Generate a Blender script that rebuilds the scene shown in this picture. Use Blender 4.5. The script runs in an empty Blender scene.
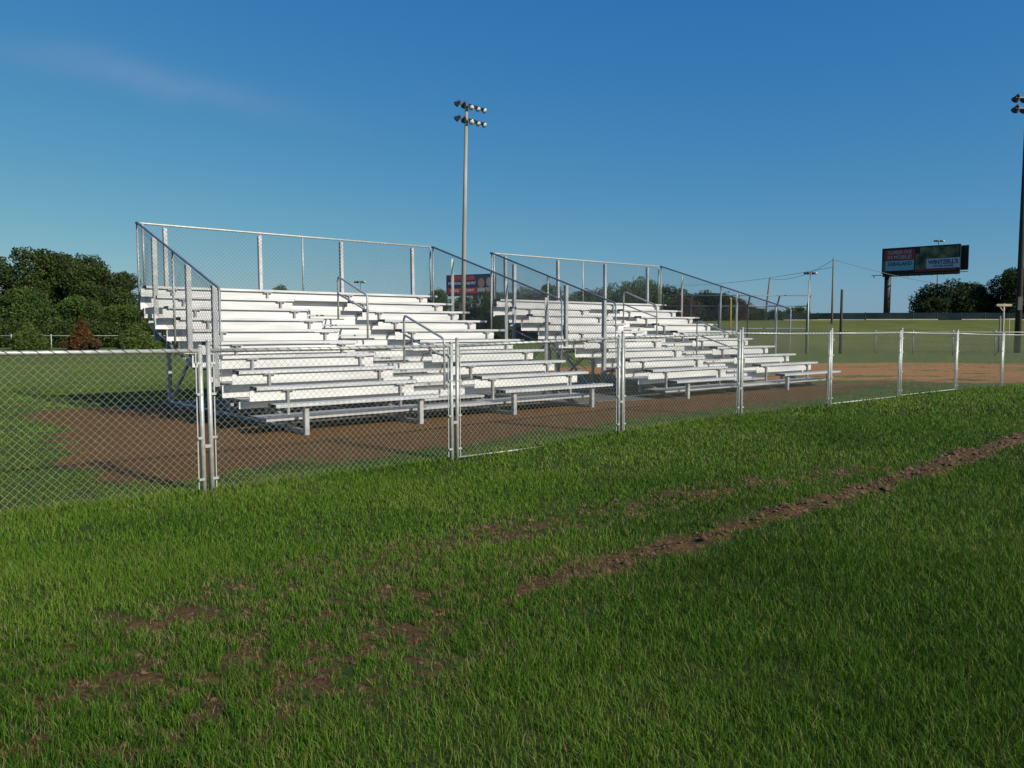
import bpy, math, random
import numpy as np
from mathutils import Vector, Matrix
R = math.radians
PI = math.pi
rng = np.random.default_rng(7)
random.seed(7)
scene = bpy.context.scene
COL = scene.collection

# ------------------------------------------------------------------ camera
F_PX, PITCH, EYE = 786.0, 0.0682, 1.39
cam = bpy.data.cameras.new('camera')
cam.sensor_width = 36.0
cam.lens = F_PX / 1024 * 36
cam.clip_start = 0.05
cam.clip_end = 8000
camo = bpy.data.objects.new('camera', cam)
COL.objects.link(camo)
camo.location = (0, 0, EYE)
camo.rotation_euler = (PI / 2 - PITCH, 0, 0)
scene.camera = camo

def at(u, v, Y):
    """world point at depth Y (world y) seen where the photo has pixel u,v"""
    x = (u - 512) / F_PX; d = (384 - v) / F_PX
    c, s = math.cos(PITCH), math.sin(PITCH)
    f = c + d * s; z = -s + d * c
    t = Y / f
    return Vector((x * t, Y, EYE + z * t))

# ------------------------------------------------------------------ world and sun
SH = Vector((-0.81, 0.585, 0)).normalized()          # way the shadows fall
SUN_EL = R(31)
w = bpy.data.worlds.new('World'); scene.world = w; w.use_nodes = True
nt = w.node_tree; nt.nodes.clear()
sky = nt.nodes.new('ShaderNodeTexSky'); sky.sky_type = 'NISHITA'; sky.sun_disc = False
sky.sun_elevation = SUN_EL; sky.sun_rotation = math.atan2(-SH.x, -SH.y)
sky.air_density = 1.0; sky.dust_density = 0.4; sky.ozone_density = 2.6; sky.altitude = 0
bg = nt.nodes.new('ShaderNodeBackground'); bg.inputs['Strength'].default_value = 0.085
out = nt.nodes.new('ShaderNodeOutputWorld')
# one thin wisp of high cloud in the upper left of the sky
geo = nt.nodes.new('ShaderNodeTexCoord')
wisp_dir = (at(150, 80, 100) - Vector((0, 0, EYE))).normalized()
wl = (at(0, 45, 100) - Vector((0, 0, EYE))).normalized(); wr = (at(270, 108, 100) - Vector((0, 0, EYE))).normalized()
ax = (wr - wl).normalized(); up = ax.cross(wisp_dir).normalized()
def dotn(v):
    n = nt.nodes.new('ShaderNodeVectorMath'); n.operation = 'DOT_PRODUCT'
    nt.links.new(geo.outputs['Generated'], n.inputs[0]); n.inputs[1].default_value = v; return n.outputs['Value']
def mth(op, a, b=None, clamp=False, tree=None):
    n = (tree or nt).nodes.new('ShaderNodeMath'); n.operation = op; n.use_clamp = clamp
    for i, s in enumerate((a, b)):
        if s is None: continue
        if isinstance(s, (int, float)): n.inputs[i].default_value = s
        else: (tree or nt).links.new(s, n.inputs[i])
    return n.outputs[0]
da = mth('DIVIDE', mth('SUBTRACT', dotn(ax), wisp_dir.dot(ax)), 0.135)
noi = nt.nodes.new('ShaderNodeTexNoise'); noi.inputs['Scale'].default_value = 7; noi.inputs['Detail'].default_value = 6
noi.inputs['Distortion'].default_value = .6
nt.links.new(geo.outputs['Generated'], noi.inputs['Vector'])
wob = mth('MULTIPLY', mth('SUBTRACT', noi.outputs['Fac'], .5), .05)
dupp = mth('DIVIDE', mth('ADD', mth('SUBTRACT', dotn(up), wisp_dir.dot(up)), wob), 0.017)
fall = mth('EXPONENT', mth('MULTIPLY', mth('ADD', mth('MULTIPLY', da, da), mth('MULTIPLY', dupp, dupp)), -1.0))
wf = mth('MULTIPLY', fall, 0.2, True)
mixw = nt.nodes.new('ShaderNodeMix'); mixw.data_type = 'RGBA'
sepc = nt.nodes.new('ShaderNodeSeparateColor'); comb = nt.nodes.new('ShaderNodeCombineColor')   # camera-like response of the sky colour
nt.links.new(sky.outputs[0], sepc.inputs[0])
for i_, (a_, g_) in enumerate(((.66, 1.33), (.65, .78), (.595, .26))):
    v_ = mth('MULTIPLY', mth('POWER', mth('MULTIPLY', sepc.outputs[i_], .085), g_), a_ / .085 / 1.32)
    nt.links.new(v_, comb.inputs[i_])
nt.links.new(wf, mixw.inputs['Factor']); nt.links.new(comb.outputs[0], mixw.inputs['A'])
mixw.inputs['B'].default_value = (2.6, 3.4, 4.4, 1)
nt.links.new(mixw.outputs['Result'], bg.inputs['Color'])
nt.links.new(bg.outputs[0], out.inputs[0])

sl = bpy.data.lights.new('sun', 'SUN'); sl.energy = 4.2; sl.angle = R(0.5); sl.color = (1, .93, .82)
so = bpy.data.objects.new('sun', sl); COL.objects.link(so)
dirn = Vector((SH.x * math.cos(SUN_EL), SH.y * math.cos(SUN_EL), -math.sin(SUN_EL)))
so.rotation_euler = dirn.to_track_quat('-Z', 'Y').to_euler()
so.location = (20, -20, 30)
vs = scene.view_settings
vs.view_transform = 'Standard'; vs.look = 'None'; vs.gamma = 1; vs.use_curve_mapping = False
vs.exposure = 0.4

# ------------------------------------------------------------------ materials
def newmat(name, col=(.5, .5, .5), rough=.6, metal=0.0, spec=.5):
    m = bpy.data.materials.new(name); m.use_nodes = True
    b = m.node_tree.nodes['Principled BSDF']
    b.inputs['Base Color'].default_value = (*col, 1)
    b.inputs['Roughness'].default_value = rough
    b.inputs['Metallic'].default_value = metal
    b.inputs['Specular IOR Level'].default_value = spec
    return m
def noisy(name, c1, c2, scale=4, rough=.6, metal=0.0, spec=.5, detail=5, lo=.35, hi=.65, bump=0, stretch=(1, 1, 1), rvar=0, coord='Object'):
    m = newmat(name, c1, rough, metal, spec)
    t = m.node_tree; b = t.nodes['Principled BSDF']
    tc = t.nodes.new('ShaderNodeTexCoord'); mp = t.nodes.new('ShaderNodeMapping')
    mp.inputs['Scale'].default_value = stretch
    n = t.nodes.new('ShaderNodeTexNoise'); n.inputs['Scale'].default_value = scale; n.inputs['Detail'].default_value = detail
    r = t.nodes.new('ShaderNodeValToRGB'); r.color_ramp.elements[0].position = lo; r.color_ramp.elements[1].position = hi
    r.color_ramp.elements[0].color = (*c1, 1); r.color_ramp.elements[1].color = (*c2, 1)
    t.links.new(tc.outputs[coord], mp.inputs[0]); t.links.new(mp.outputs[0], n.inputs['Vector'])
    t.links.new(n.outputs['Fac'], r.inputs[0]); t.links.new(r.outputs[0], b.inputs['Base Color'])
    if rvar:
        q = mth('ADD', mth('MULTIPLY', n.outputs['Fac'], rvar, tree=t), rough - rvar / 2, tree=t)
        t.links.new(q, b.inputs['Roughness'])
    if bump:
        bn = t.nodes.new('ShaderNodeBump'); bn.inputs['Strength'].default_value = bump; bn.inputs['Distance'].default_value = .02
        t.links.new(n.outputs['Fac'], bn.inputs['Height']); t.links.new(bn.outputs[0], b.inputs['Normal'])
    return m
M = {}
M['alu_plank'] = noisy('aluminium_plank', (.42, .425, .43), (.60, .60, .59), 3.0, .5, .25, stretch=(.5, 7, 7), rvar=.25)
M['alu_riser'] = noisy('aluminium_riser', (.52, .52, .51), (.68, .675, .645), 2.0, .5, .2, stretch=(.4, 5, 5), rvar=.2)
M['alu_foot'] = noisy('aluminium_footboard', (.32, .32, .315), (.45, .45, .44), 2.5, .55, .3, stretch=(.5, 6, 6), rvar=.25)
M['alu_frame'] = noisy('aluminium_angle', (.30, .31, .31), (.44, .44, .43), 5, .5, .35)
M['bracket'] = noisy('dull_aluminium_bracket', (.20, .20, .20), (.34, .34, .33), 5, .6, .3)
M['galv'] = noisy('galvanised_pipe', (.32, .33, .30), (.46, .47, .43), 22, .5, .35, spec=.5, lo=.3, hi=.7)
M['galv_dark'] = noisy('weathered_galvanised_pipe', (.11, .135, .16), (.20, .225, .26), 18, .5, .4)
M['wire'] = noisy('galvanised_wire', (.17, .18, .13), (.25, .26, .20), 6, .65, .05)
M['wire_thin'] = newmat('guard_wire', (.10, .12, .13), .6, .2)
M['plastic'] = newmat('black_plastic', (.022, .022, .024), .6)
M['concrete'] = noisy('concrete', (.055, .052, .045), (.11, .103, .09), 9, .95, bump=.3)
M['pole'] = noisy('concrete_pole', (.24, .225, .19), (.34, .32, .275), 3, .85, stretch=(1, 1, .15))
M['wood_dark'] = noisy('dark_weathered_wood', (.022, .018, .015), (.05, .042, .034), 5, .85, stretch=(4, 4, .3))
M['wood'] = noisy('weathered_wood', (.12, .10, .08), (.2, .17, .14), 5, .85, stretch=(4, 4, .3))
M['lampmetal'] = newmat('lamp_housing', (.07, .07, .07), .5, .5)
M['lens'] = newmat('lamp_glass', (.75, .78, .78), .15, .3, .8)
M['steel_dark'] = noisy('dark_painted_steel', (.018, .02, .02), (.035, .036, .034), 2, .6)
M['rust'] = noisy('rust_red_steel', (.16, .07, .05), (.26, .12, .09), 2, .8)
M['white'] = newmat('white_paint', (.72, .73, .72), .6)
M['lightbox'] = newmat('pale_blue_board', (.24, .42, .50), .7)
M['palegrey'] = newmat('pale_grey_board', (.42, .48, .54), .7)
M['red'] = newmat('red_board', (.34, .025, .025), .7)
M['redbright'] = newmat('bright_red_board', (.6, .04, .03), .7)
M['navy'] = newmat('navy_board', (.015, .035, .10), .7)
M['black'] = newmat('black_board', (.012, .014, .016), .7)
M['purple'] = newmat('purple_letters', (.07, .04, .22), .7)
M['teal'] = newmat('teal_letters', (.01, .12, .17), .7)
M['greyink'] = newmat('pale_letters', (.42, .36, .38), .7)
M['whiteink'] = newmat('white_letters', (.62, .62, .62), .7)
M['redink'] = newmat('red_letters', (.75, .06, .05), .7)
M['oliveg'] = noisy('green_tan_food_picture', (.02, .035, .02), (.24, .24, .10), .55, .7, detail=3)
M['skin1'] = newmat('tan_portrait_tone', (.42, .22, .12), .7)
M['skin2'] = newmat('pale_portrait_tone', (.45, .33, .27), .7)
M['shirt'] = newmat('pale_shirt_tone', (.45, .5, .47), .7)
M['yellow'] = newmat('yellow_paint', (.5, .33, .02), .6)
M['beige'] = noisy('beige_wood', (.30, .25, .18), (.42, .36, .27), 3, .8)
M['barrier'] = noisy('dark_teal_barrier', (.008, .018, .022), (.018, .03, .034), .3, .95, spec=.05)
M['greyrail'] = newmat('pale_grey_rail', (.45, .46, .46), .6)
M['bark'] = noisy('bark', (.05, .04, .03), (.11, .09, .07), 6, .95, stretch=(3, 3, .5))
M['cable'] = newmat('cable', (.12, .13, .14), .7)
M['screen'] = newmat('green_wind_screen', (.012, .03, .02), .8)

def leafmat(name, ca, cb, trans=.25):
    m = bpy.data.materials.new(name); m.use_nodes = True; t = m.node_tree
    b = t.nodes['Principled BSDF']; b.inputs['Roughness'].default_value = .65; b.inputs['Specular IOR Level'].default_value = .25
    a = t.nodes.new('ShaderNodeAttribute'); a.attribute_name = 'tint'
    r = t.nodes.new('ShaderNodeValToRGB'); r.color_ramp.elements[0].color = (*ca, 1); r.color_ramp.elements[1].color = (*cb, 1)
    t.links.new(a.outputs['Fac'], r.inputs[0]); t.links.new(r.outputs[0], b.inputs['Base Color'])
    tr = t.nodes.new('ShaderNodeBsdfTranslucent'); t.links.new(r.outputs[0], tr.inputs[0])
    mx = t.nodes.new('ShaderNodeMixShader'); mx.inputs[0].default_value = trans
    t.links.new(b.outputs[0], mx.inputs[1]); t.links.new(tr.outputs[0], mx.inputs[2])
    t.links.new(mx.outputs[0], t.nodes['Material Output'].inputs[0])
    return m
M['leaf_dark'] = leafmat('dark_green_leaves', (.018, .036, .008), (.068, .098, .018))
M['leaf_mid'] = leafmat('mid_green_leaves', (.024, .055, .010), (.085, .135, .024))
M['leaf_light'] = leafmat('light_green_leaves', (.04, .07, .012), (.125, .165, .034))
M['leaf_bluish'] = leafmat('deep_green_leaves', (.013, .028, .008), (.045, .070, .017))
M['leaf_rust'] = leafmat('rust_brown_leaves', (.06, .034, .010), (.17, .080, .022))
M['leaf_brown'] = leafmat('brownish_leaves', (.05, .032, .015), (.12, .075, .03))

# ------------------------------------------------------------------ mesh helpers
class MB:
    def __init__(s): s.v = []; s.f = []
    def add(s, vs_, fs_):
        n = len(s.v); s.v += [tuple(p) for p in vs_]; s.f += [tuple(i + n for i in q) for q in fs_]; return s
    def box(s, x0, x1, y0, y1, z0, z1):
        return s.add([(x0, y0, z0), (x1, y0, z0), (x1, y1, z0), (x0, y1, z0), (x0, y0, z1), (x1, y0, z1), (x1, y1, z1), (x0, y1, z1)],
                     [(0, 3, 2, 1), (4, 5, 6, 7), (0, 1, 5, 4), (1, 2, 6, 5), (2, 3, 7, 6), (3, 0, 4, 7)])
    def tube(s, pts, r, n=8, caps=True):
        pts = [Vector(p) for p in pts]; k = len(pts)
        rs = r if isinstance(r, (list, tuple)) else [r] * k
        d0 = (pts[1] - pts[0]).normalized()
        ref = Vector((0, 0, 1)) if abs(d0.z) < .9 else Vector((1, 0, 0))
        vs_, fs_ = [], []
        for i, p in enumerate(pts):
            if i == 0: d = pts[1] - p
            elif i == k - 1: d = p - pts[i - 1]
            else: d = (pts[i + 1] - p).normalized() + (p - pts[i - 1]).normalized()
            d.normalize(); a = d.cross(ref).normalized(); b = d.cross(a).normalized(); ref = -b if False else ref
            for j in range(n):
                t = 2 * PI * (j + .5) / n
                vs_.append(p + (a * math.cos(t) + b * math.sin(t)) * rs[i])
        for i in range(k - 1):
            for j in range(n):
                j2 = (j + 1) % n
                fs_.append((i * n + j, i * n + j2, (i + 1) * n + j2, (i + 1) * n + j))
        if caps:
            fs_.append(tuple(range(n))[::-1]); fs_.append(tuple((k - 1) * n + j for j in range(n)))
        return s.add(vs_, fs_)
    def bar(s, p, q, wx, wz, side=None):
        """square bar p->q; wx width along 'side', wz the other way"""
        p, q = Vector(p), Vector(q); d = (q - p).normalized()
        a = Vector(side) if side else (Vector((1, 0, 0)) if abs(d.x) < .9 else Vector((0, 1, 0)))
        a = (a - d * a.dot(d)).normalized(); b = d.cross(a)
        o = []
        for c in (p, q):
            for sa, sb in ((-1, -1), (1, -1), (1, 1), (-1, 1)):
                o.append(c + a * sa * wx / 2 + b * sb * wz / 2)
        return s.add(o, [(0, 3, 2, 1), (4, 5, 6, 7), (0, 1, 5, 4), (1, 2, 6, 5), (2, 3, 7, 6), (3, 0, 4, 7)])
    def angle(s, p, q, wl, th, side, side2):
        """L-section from p to q: one leg along side, one along side2"""
        p, q = Vector(p), Vector(q); a, b = Vector(side).normalized(), Vector(side2).normalized()
        s.bar(p + a * wl / 2, q + a * wl / 2, wl, th, a)
        s.bar(p + b * (wl / 2 + th * .55), q + b * (wl / 2 + th * .55), wl, th, b)
        return s
    def build(s, name, mat, parent=None, smooth=False, bevel=0):
        me = bpy.data.meshes.new(name); me.from_pydata(s.v, [], s.f); me.update()
        if smooth:
            me.polygons.foreach_set('use_smooth', [True] * len(me.polygons))
        me.materials.append(mat)
        o = bpy.data.objects.new(name, me); COL.objects.link(o)
        if parent: o.parent = parent
        if bevel:
            m = o.modifiers.new('bevel', 'BEVEL'); m.width = bevel; m.segments = 2; m.limit_method = 'ANGLE'
        return o
def tag(o, label=None, cat=None, group=None, kind=None):
    if label: o['label'] = label
    if cat: o['category'] = cat
    if group: o['group'] = group
    if kind: o['kind'] = kind
    return o
def empty(name, loc=(0, 0, 0), rz=0, **k):
    o = bpy.data.objects.new(name, None); COL.objects.link(o)
    o.location = loc; o.rotation_euler = (0, 0, rz); o.empty_display_size = .3
    return tag(o, **k)

def diamond_mesh(poly, origin, U, V, N, pitch=.108, r=.0021, off=.0022):
    """chain link: two families of diagonal wires clipped to a convex polygon given in (u,v)"""
    mb = MB(); origin, U, V, N = Vector(origin), Vector(U), Vector(V), Vector(N)
    for fam in (0, 1):
        nrm = (1, -1) if fam == 0 else (1, 1)
        vals = [p[0] * nrm[0] + p[1] * nrm[1] for p in poly]
        c = math.floor(min(vals) / pitch) * pitch + .5 * pitch * 0
        while c < max(vals):
            pts = []
            for i in range(len(poly)):
                a, b = poly[i], poly[(i + 1) % len(poly)]
                fa = a[0] * nrm[0] + a[1] * nrm[1] - c; fb = b[0] * nrm[0] + b[1] * nrm[1] - c
                if (fa < 0) != (fb < 0):
                    t = fa / (fa - fb); pts.append((a[0] + (b[0] - a[0]) * t, a[1] + (b[1] - a[1]) * t))
            if len(pts) == 2 and math.dist(*pts) > .01:
                o_ = N * (off if fam else -off)
                p, q = (origin + U * e[0] + V * e[1] + o_ for e in pts)
                mb.tube([p, q], r, 4, False)
            c += pitch
    return mb

# ------------------------------------------------------------------ ground shape and surface zones
FX, FY, FA, SP = -2.794, 7.153, .690, 2.77           # near fence: first double post, heading, bay length
FD = np.array([math.cos(FA), math.sin(FA)]); FN = np.array([-math.sin(FA), math.cos(FA)])
FZ_S = np.array([-30, -2, 0, 1, 2, 3, 4, 5, 6, 7, 8, 10, 14]) * SP
FZ = np.array([0, -.06, -.10, -.09, -.015, .037, .03, .039, .0115, -.03, -.03, 0, 0])
def smooth(a, b, x):
    t = np.clip((x - a) / (b - a), 0, 1); return t * t * (3 - 2 * t)
def sps(x, y):
    dx, dy = x - FX, y - FY
    return dx * FD[0] + dy * FD[1], dx * FN[0] + dy * FN[1]
def vnoise(x, y, sc, seed=0):
    """cheap value noise"""
    X, Y = x * sc, y * sc
    xi, yi = np.floor(X), np.floor(Y); fx, fy = X - xi, Y - yi
    fx = fx * fx * (3 - 2 * fx); fy = fy * fy * (3 - 2 * fy)
    def h(a, b):
        v = np.sin(a * 127.1 + b * 311.7 + seed * 74.7) * 43758.5453
        return v - np.floor(v)
    return (h(xi, yi) * (1 - fx) + h(xi + 1, yi) * fx) * (1 - fy) + (h(xi, yi + 1) * (1 - fx) + h(xi + 1, yi + 1) * fx) * fy
def fbm(x, y, sc, seed=0, o=4):
    s = 0; a = .5; tot = 0
    for i in range(o):
        s = s + a * vnoise(x + 13.7 * i, y - 7.3 * i, sc * 2 ** i, seed + i); tot += a; a *= .5
    return s / tot
def pathdist(x, y, pts):
    d = np.full(np.shape(x), 1e9)
    for (ax_, ay_), (bx_, by_) in zip(pts[:-1], pts[1:]):
        vx, vy = bx_ - ax_, by_ - ay_; L2 = vx * vx + vy * vy
        t = np.clip(((x - ax_) * vx + (y - ay_) * vy) / L2, 0, 1)
        d = np.minimum(d, np.hypot(x - ax_ - t * vx, y - ay_ - t * vy))
    return d
RUT1 = [(9.5, 12.9), (6.5, 9.95), (4.43, 8.05), (3.36, 7.09), (2.3, 6.19), (1.28, 5.27), (.81, 4.9), (.28, 4.43), (.04, 4.27), (-.3, 3.92), (-.6, 3.57), (-1.07, 3.2), (-1.52, 2.96), (-1.95, 2.76), (-3, 2.3)]
RUT2 = [(3.5, 7.8), (2.31, 7.2), (1.64, 6.78), (1.08, 6.45), (.5, 5.85), (.06, 5.6), (-.71, 4.95), (-1.04, 4.68), (-1.4, 4.45), (-1.5, 3.98), (-1.9, 3.7), (-2.3, 3.35), (-3.5, 2.9)]
B1 = (-3.046, 10.103, .7035, .03); B2 = (3.237, 15.395, .6923, .0)
def inframe(x, y, B):
    c, s = math.cos(B[2]), math.sin(B[2]); dx, dy = x - B[0], y - B[1]
    return dx * c + dy * s, -dx * s + dy * c
def rut_mask(x, y):
    n = fbm(x, y, 2.2, 3); n2 = fbm(x, y, 9, 11)
    wv = .10 + .12 * (n - .4)
    strong = 1.0 - .50 * smooth(1.0, -.3, x)                # the rut is most churned towards the right
    n3 = fbm(x, y, 22, 19, 3); lf = smooth(-.2, 1.0, x)
    a = (1 - smooth(wv * .5, wv * 2.1, pathdist(x, y, RUT1) + (n2 - .5) * .26)) * smooth(.36, .56, (n2 * .34 + n * .16 + n3 * .50) * lf + (n3 * .75 + n2 * .25) * (1 - lf) + .26 * (strong - .76))
    d2 = pathdist(x, y, RUT2)
    b = (1 - smooth(.08, .48, d2 + (n2 - .5) * .2)) * smooth(.455, .58, n * .2 + n2 * .25 + n3 * .55)
    # scattered scuffs between the two
    c = (1 - smooth(.25, .9, pathdist(x, y, RUT1))) * smooth(.47, .59, n * .2 + n2 * .25 + n3 * .55) * smooth(1.5, -1.0, x)
    return np.clip(np.maximum(np.maximum(a * 1.05, b * .62), c * .8), 0, 1)
def zones(x, y):
    """returns dirt (brown), infield (red), amounts 0..1"""
    s, p = sps(x, y)
    n = fbm(x, y, .55, 5); n2 = fbm(x, y, 2.5, 8)
    nf = fbm(x, y, 7, 51, 3)
    # worn earth between the fence and the stands
    lo = .55 + .5 * (n - .5) + .6 * (n2 - .5)
    core = smooth(lo - .55, lo + .55, p - .35) * (1 - smooth(4.4, 5.4, p + (n - .5) * 1.5))
    along = smooth(-1.35, -.25, s + (n - .5) * 1.2 + (n2 - .5) * .8 - .05 * p) * (1 - smooth(11.5, 15, s + (n2 - .5) * 2))
    d = core * along * (.45 + .9 * smooth(.25, .55, nf * .6 + n * .4))
    under = smooth(1.7, 2.3, p) * (1 - smooth(7.6, 8.8, p)) * smooth(-.9, .2, s + (n - .5)) * (1 - smooth(16.0, 17.5, s))
    d = np.maximum(d, under)
    # thin patch left of the gate posts
    e = np.exp(-(((x + 5.6) / 1.5) ** 2 + ((y - 8.6) / .8) ** 2)) * smooth(.4, .6, n2 * .6 + n * .4)
    d = np.maximum(d, e * .55)
    thin = smooth(.38, .58, n2) * (1 - smooth(8.0, 12.5, np.hypot(x - 9.5, (y - 17.5) * 1.6))) * .75 * smooth(.7, 1.6, p)
    d = np.maximum(d, thin)
    # infield earth beyond the stands, to the right
    q = np.hypot((x - 17.5) / 18.5, (y - 27.3) / 6.6) + (n - .5) * .25 + (n2 - .5) * .12
    f = 1 - smooth(.86, 1.06, q)
    f = f * (.30 + .70 * smooth(.36, .52, n2 * .35 + fbm(x * .5, y * 2.6, .5, 21) * .65))
    return np.clip(d, 0, 1), np.clip(f, 0, 1)
def height(x, y):
    s, p = sps(x, y)
    z = np.interp(s, FZ_S, FZ) * np.where(p > 0, np.exp(-(p / 2.0) ** 2), np.exp(-(p / 3.5) ** 2))
    b = smooth(1.6, 2.4, p) * (1 - smooth(9, 12, p)) * (1 - smooth(17, 20, s)) * smooth(-3, -1, s)
    z = z + .012 * b
    z = z + (fbm(x, y, .8, 2) - .5) * .03 * (1 - b)
    rr = rut_mask(x, y)
    z = z + rr * (.35 + .65 * smooth(-.2, 1.5, x)) * ((fbm(x, y, 6.5, 4, 3) - .46) * .12 + (fbm(x, y, 17, 14, 2) - .5) * .05)
    far = np.hypot(x, y)
    t = smooth(.02, .16, x / np.maximum(y, 1))
    z = z + smooth(56, 94, y) * 2.62 * t + (fbm(x, y, .04, 9) - .5) * .25 * smooth(40, 80, far)
    return z
def gz(x, y): return float(height(np.array([float(x)]), np.array([float(y)]))[0])

def axis(fine0, fine1, step, mid0, mid1, mstep, far):
    a = list(np.arange(fine0, fine1, step))
    r = list(np.arange(fine1, mid1, mstep)); l = list(np.arange(fine0 - mstep, mid0, -mstep))
    g = mstep; v = r[-1]
    while v < far: g *= 1.12; v += g; r.append(v)
    g = mstep; v = l[-1]
    while v > -far: g *= 1.14; v -= g; l.append(v)
    return np.array(l[::-1] + a + r)
xs = axis(-4.2, 9.5, .05, -16, 34, .2, 4200)
ys = axis(1.6, 12.5, .05, -2, 42, .2, 5200)
Xg, Yg = np.meshgrid(xs, ys); Zg = height(Xg, Yg)
nx, ny = len(xs), len(ys)
co = np.stack([Xg, Yg, Zg], -1).reshape(-1, 3).astype(np.float32)
i = np.arange(nx * ny).reshape(ny, nx)
quads = np.stack([i[:-1, :-1], i[:-1, 1:], i[1:, 1:], i[1:, :-1]], -1).reshape(-1, 4)
def bigmesh(name, co, faces, mat, k=4, attrs=None, smooth_=False):
    me = bpy.data.meshes.new(name)
    me.vertices.add(len(co)); me.vertices.foreach_set('co', co.astype(np.float32).ravel())
    me.loops.add(faces.size); me.loops.foreach_set('vertex_index', faces.astype(np.int32).ravel())
    me.polygons.add(len(faces)); me.polygons.foreach_set('loop_start', np.arange(0, faces.size, k, dtype=np.int32))
    me.update(calc_edges=True)
    if smooth_: me.polygons.foreach_set('use_smooth', np.ones(len(faces), bool))
    for nme, arr in (attrs or {}).items():
        a = me.attributes.new(nme, 'FLOAT', 'POINT'); a.data.foreach_set('value', arr.astype(np.float32).ravel())
    me.materials.append(mat)
    return me
dirt, infl = zones(Xg, Yg); rut = rut_mask(Xg, Yg)
berm = smooth(56, 62, Yg) * smooth(.02, .16, Xg / np.maximum(Yg, 1))

gm = bpy.data.materials.new('ground_surface'); gm.use_nodes = True
t = gm.node_tree; b = t.nodes['Principled BSDF']; b.inputs['Roughness'].default_value = .95; b.inputs['Specular IOR Level'].default_value = .15
tc = t.nodes.new('ShaderNodeTexCoord')
def nz(scale, detail=5, rough=.6, stretch=None):
    n = t.nodes.new('ShaderNodeTexNoise'); n.inputs['Scale'].default_value = scale; n.inputs['Detail'].default_value = detail
    n.inputs['Roughness'].default_value = rough
    if stretch:
        mp = t.nodes.new('ShaderNodeMapping'); mp.inputs['Scale'].default_value = stretch
        t.links.new(tc.outputs['Object'], mp.inputs[0]); t.links.new(mp.outputs[0], n.inputs['Vector'])
    else: t.links.new(tc.outputs['Object'], n.inputs['Vector'])
    return n.outputs['Fac']
def ramp(fac, stops):
    r = t.nodes.new('ShaderNodeValToRGB'); e = r.color_ramp.elements
    e[0].position, e[0].color = stops[0][0], (*stops[0][1], 1); e[1].position, e[1].color = stops[-1][0], (*stops[-1][1], 1)
    for p, c in stops[1:-1]:
        k = e.new(p); k.color = (*c, 1)
    t.links.new(fac, r.inputs[0]); return r.outputs[0]
def mixc(fac, a, b_):
    m = t.nodes.new('ShaderNodeMix'); m.data_type = 'RGBA'
    if isinstance(fac, float): m.inputs['Factor'].default_value = fac
    else: t.links.new(fac, m.inputs['Factor'])
    t.links.new(a, m.inputs['A']); t.links.new(b_, m.inputs['B']); return m.outputs['Result']
def att(n):
    a = t.nodes.new('ShaderNodeAttribute'); a.attribute_name = n; return a.outputs['Fac']
def sharpen(mask, noise, amt, lo, hi):
    v = mth('ADD', mask, mth('MULTIPLY', mth('SUBTRACT', noise, .5, tree=t), amt, tree=t), tree=t)
    mr = t.nodes.new('ShaderNodeMapRange'); mr.interpolation_type = 'SMOOTHSTEP'
    mr.inputs['From Min'].default_value = lo; mr.inputs['From Max'].default_value = hi
    t.links.new(v, mr.inputs['Value']); return mr.outputs['Result']
fine = nz(38, 6, .7); med = nz(3.2, 6, .65); big = nz(.22, 4); streak = nz(1.0, 5, .6, (.25, 1.6, 1))
grass = mixc(med, ramp(fine, [(.3, (.012, .022, .004)), (.55, (.035, .06, .008)), (.75, (.07, .095, .016))]),
             ramp(fine, [(.3, (.03, .038, .007)), (.7, (.085, .10, .018))]))
far_g = ramp(mth('ADD', mth('MULTIPLY', big, .6, tree=t), mth('MULTIPLY', streak, .4, tree=t), tree=t),
             [(.35, (.080, .115, .020)), (.5, (.105, .135, .026)), (.65, (.135, .15, .034))])
dist = nt and None
sep = t.nodes.new('ShaderNodeSeparateXYZ'); t.links.new(tc.outputs['Object'], sep.inputs[0])
yv = t.nodes.new('ShaderNodeMapRange'); yv.inputs['From Min'].default_value = 11; yv.inputs['From Max'].default_value = 24
t.links.new(sep.outputs['Y'], yv.inputs['Value'])
grass = mixc(yv.outputs['Result'], grass, mixc(.35, far_g, grass))
bermc = ramp(mth('ADD', mth('MULTIPLY', big, .5, tree=t), mth('MULTIPLY', streak, .5, tree=t), tree=t),
             [(.35, (.075, .085, .016)), (.52, (.115, .125, .024)), (.66, (.14, .15, .035))])
grass = mixc(att('berm'), grass, bermc)
earth = mixc(med, ramp(fine, [(.3, (.060, .030, .010)), (.6, (.13, .056, .019)), (.8, (.20, .10, .038))]),
             ramp(fine, [(.3, (.08, .042, .013)), (.7, (.17, .098, .035))]))
infc = mixc(streak, ramp(med, [(.3, (.30, .105, .030)), (.7, (.42, .19, .07))]), ramp(fine, [(.3, (.24, .12, .03)), (.7, (.34, .19, .07))]))
soil = ramp(fine, [(.28, (.03, .017, .007)), (.5, (.085, .048, .019)), (.75, (.17, .105, .045))])
c = mixc(sharpen(att('dirt'), med, .55, .35, .62), grass, earth)
c = mixc(sharpen(att('infield'), med, .6, .3, .75), c, infc)
c = mixc(sharpen(att('rut'), fine, .5, .22, .5), c, soil)
t.links.new(c, b.inputs['Base Color'])
bmp = t.nodes.new('ShaderNodeBump'); bmp.inputs['Strength'].default_value = .6; bmp.inputs['Distance'].default_value = .03
t.links.new(fine, bmp.inputs['Height']); t.links.new(bmp.outputs[0], b.inputs['Normal'])
gme = bigmesh('ground', co, quads, gm, 4, {'dirt': dirt, 'infield': infl, 'rut': rut, 'berm': berm}, True)
go = bpy.data.objects.new('ground', gme); COL.objects.link(go); tag(go, kind='structure')

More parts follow.
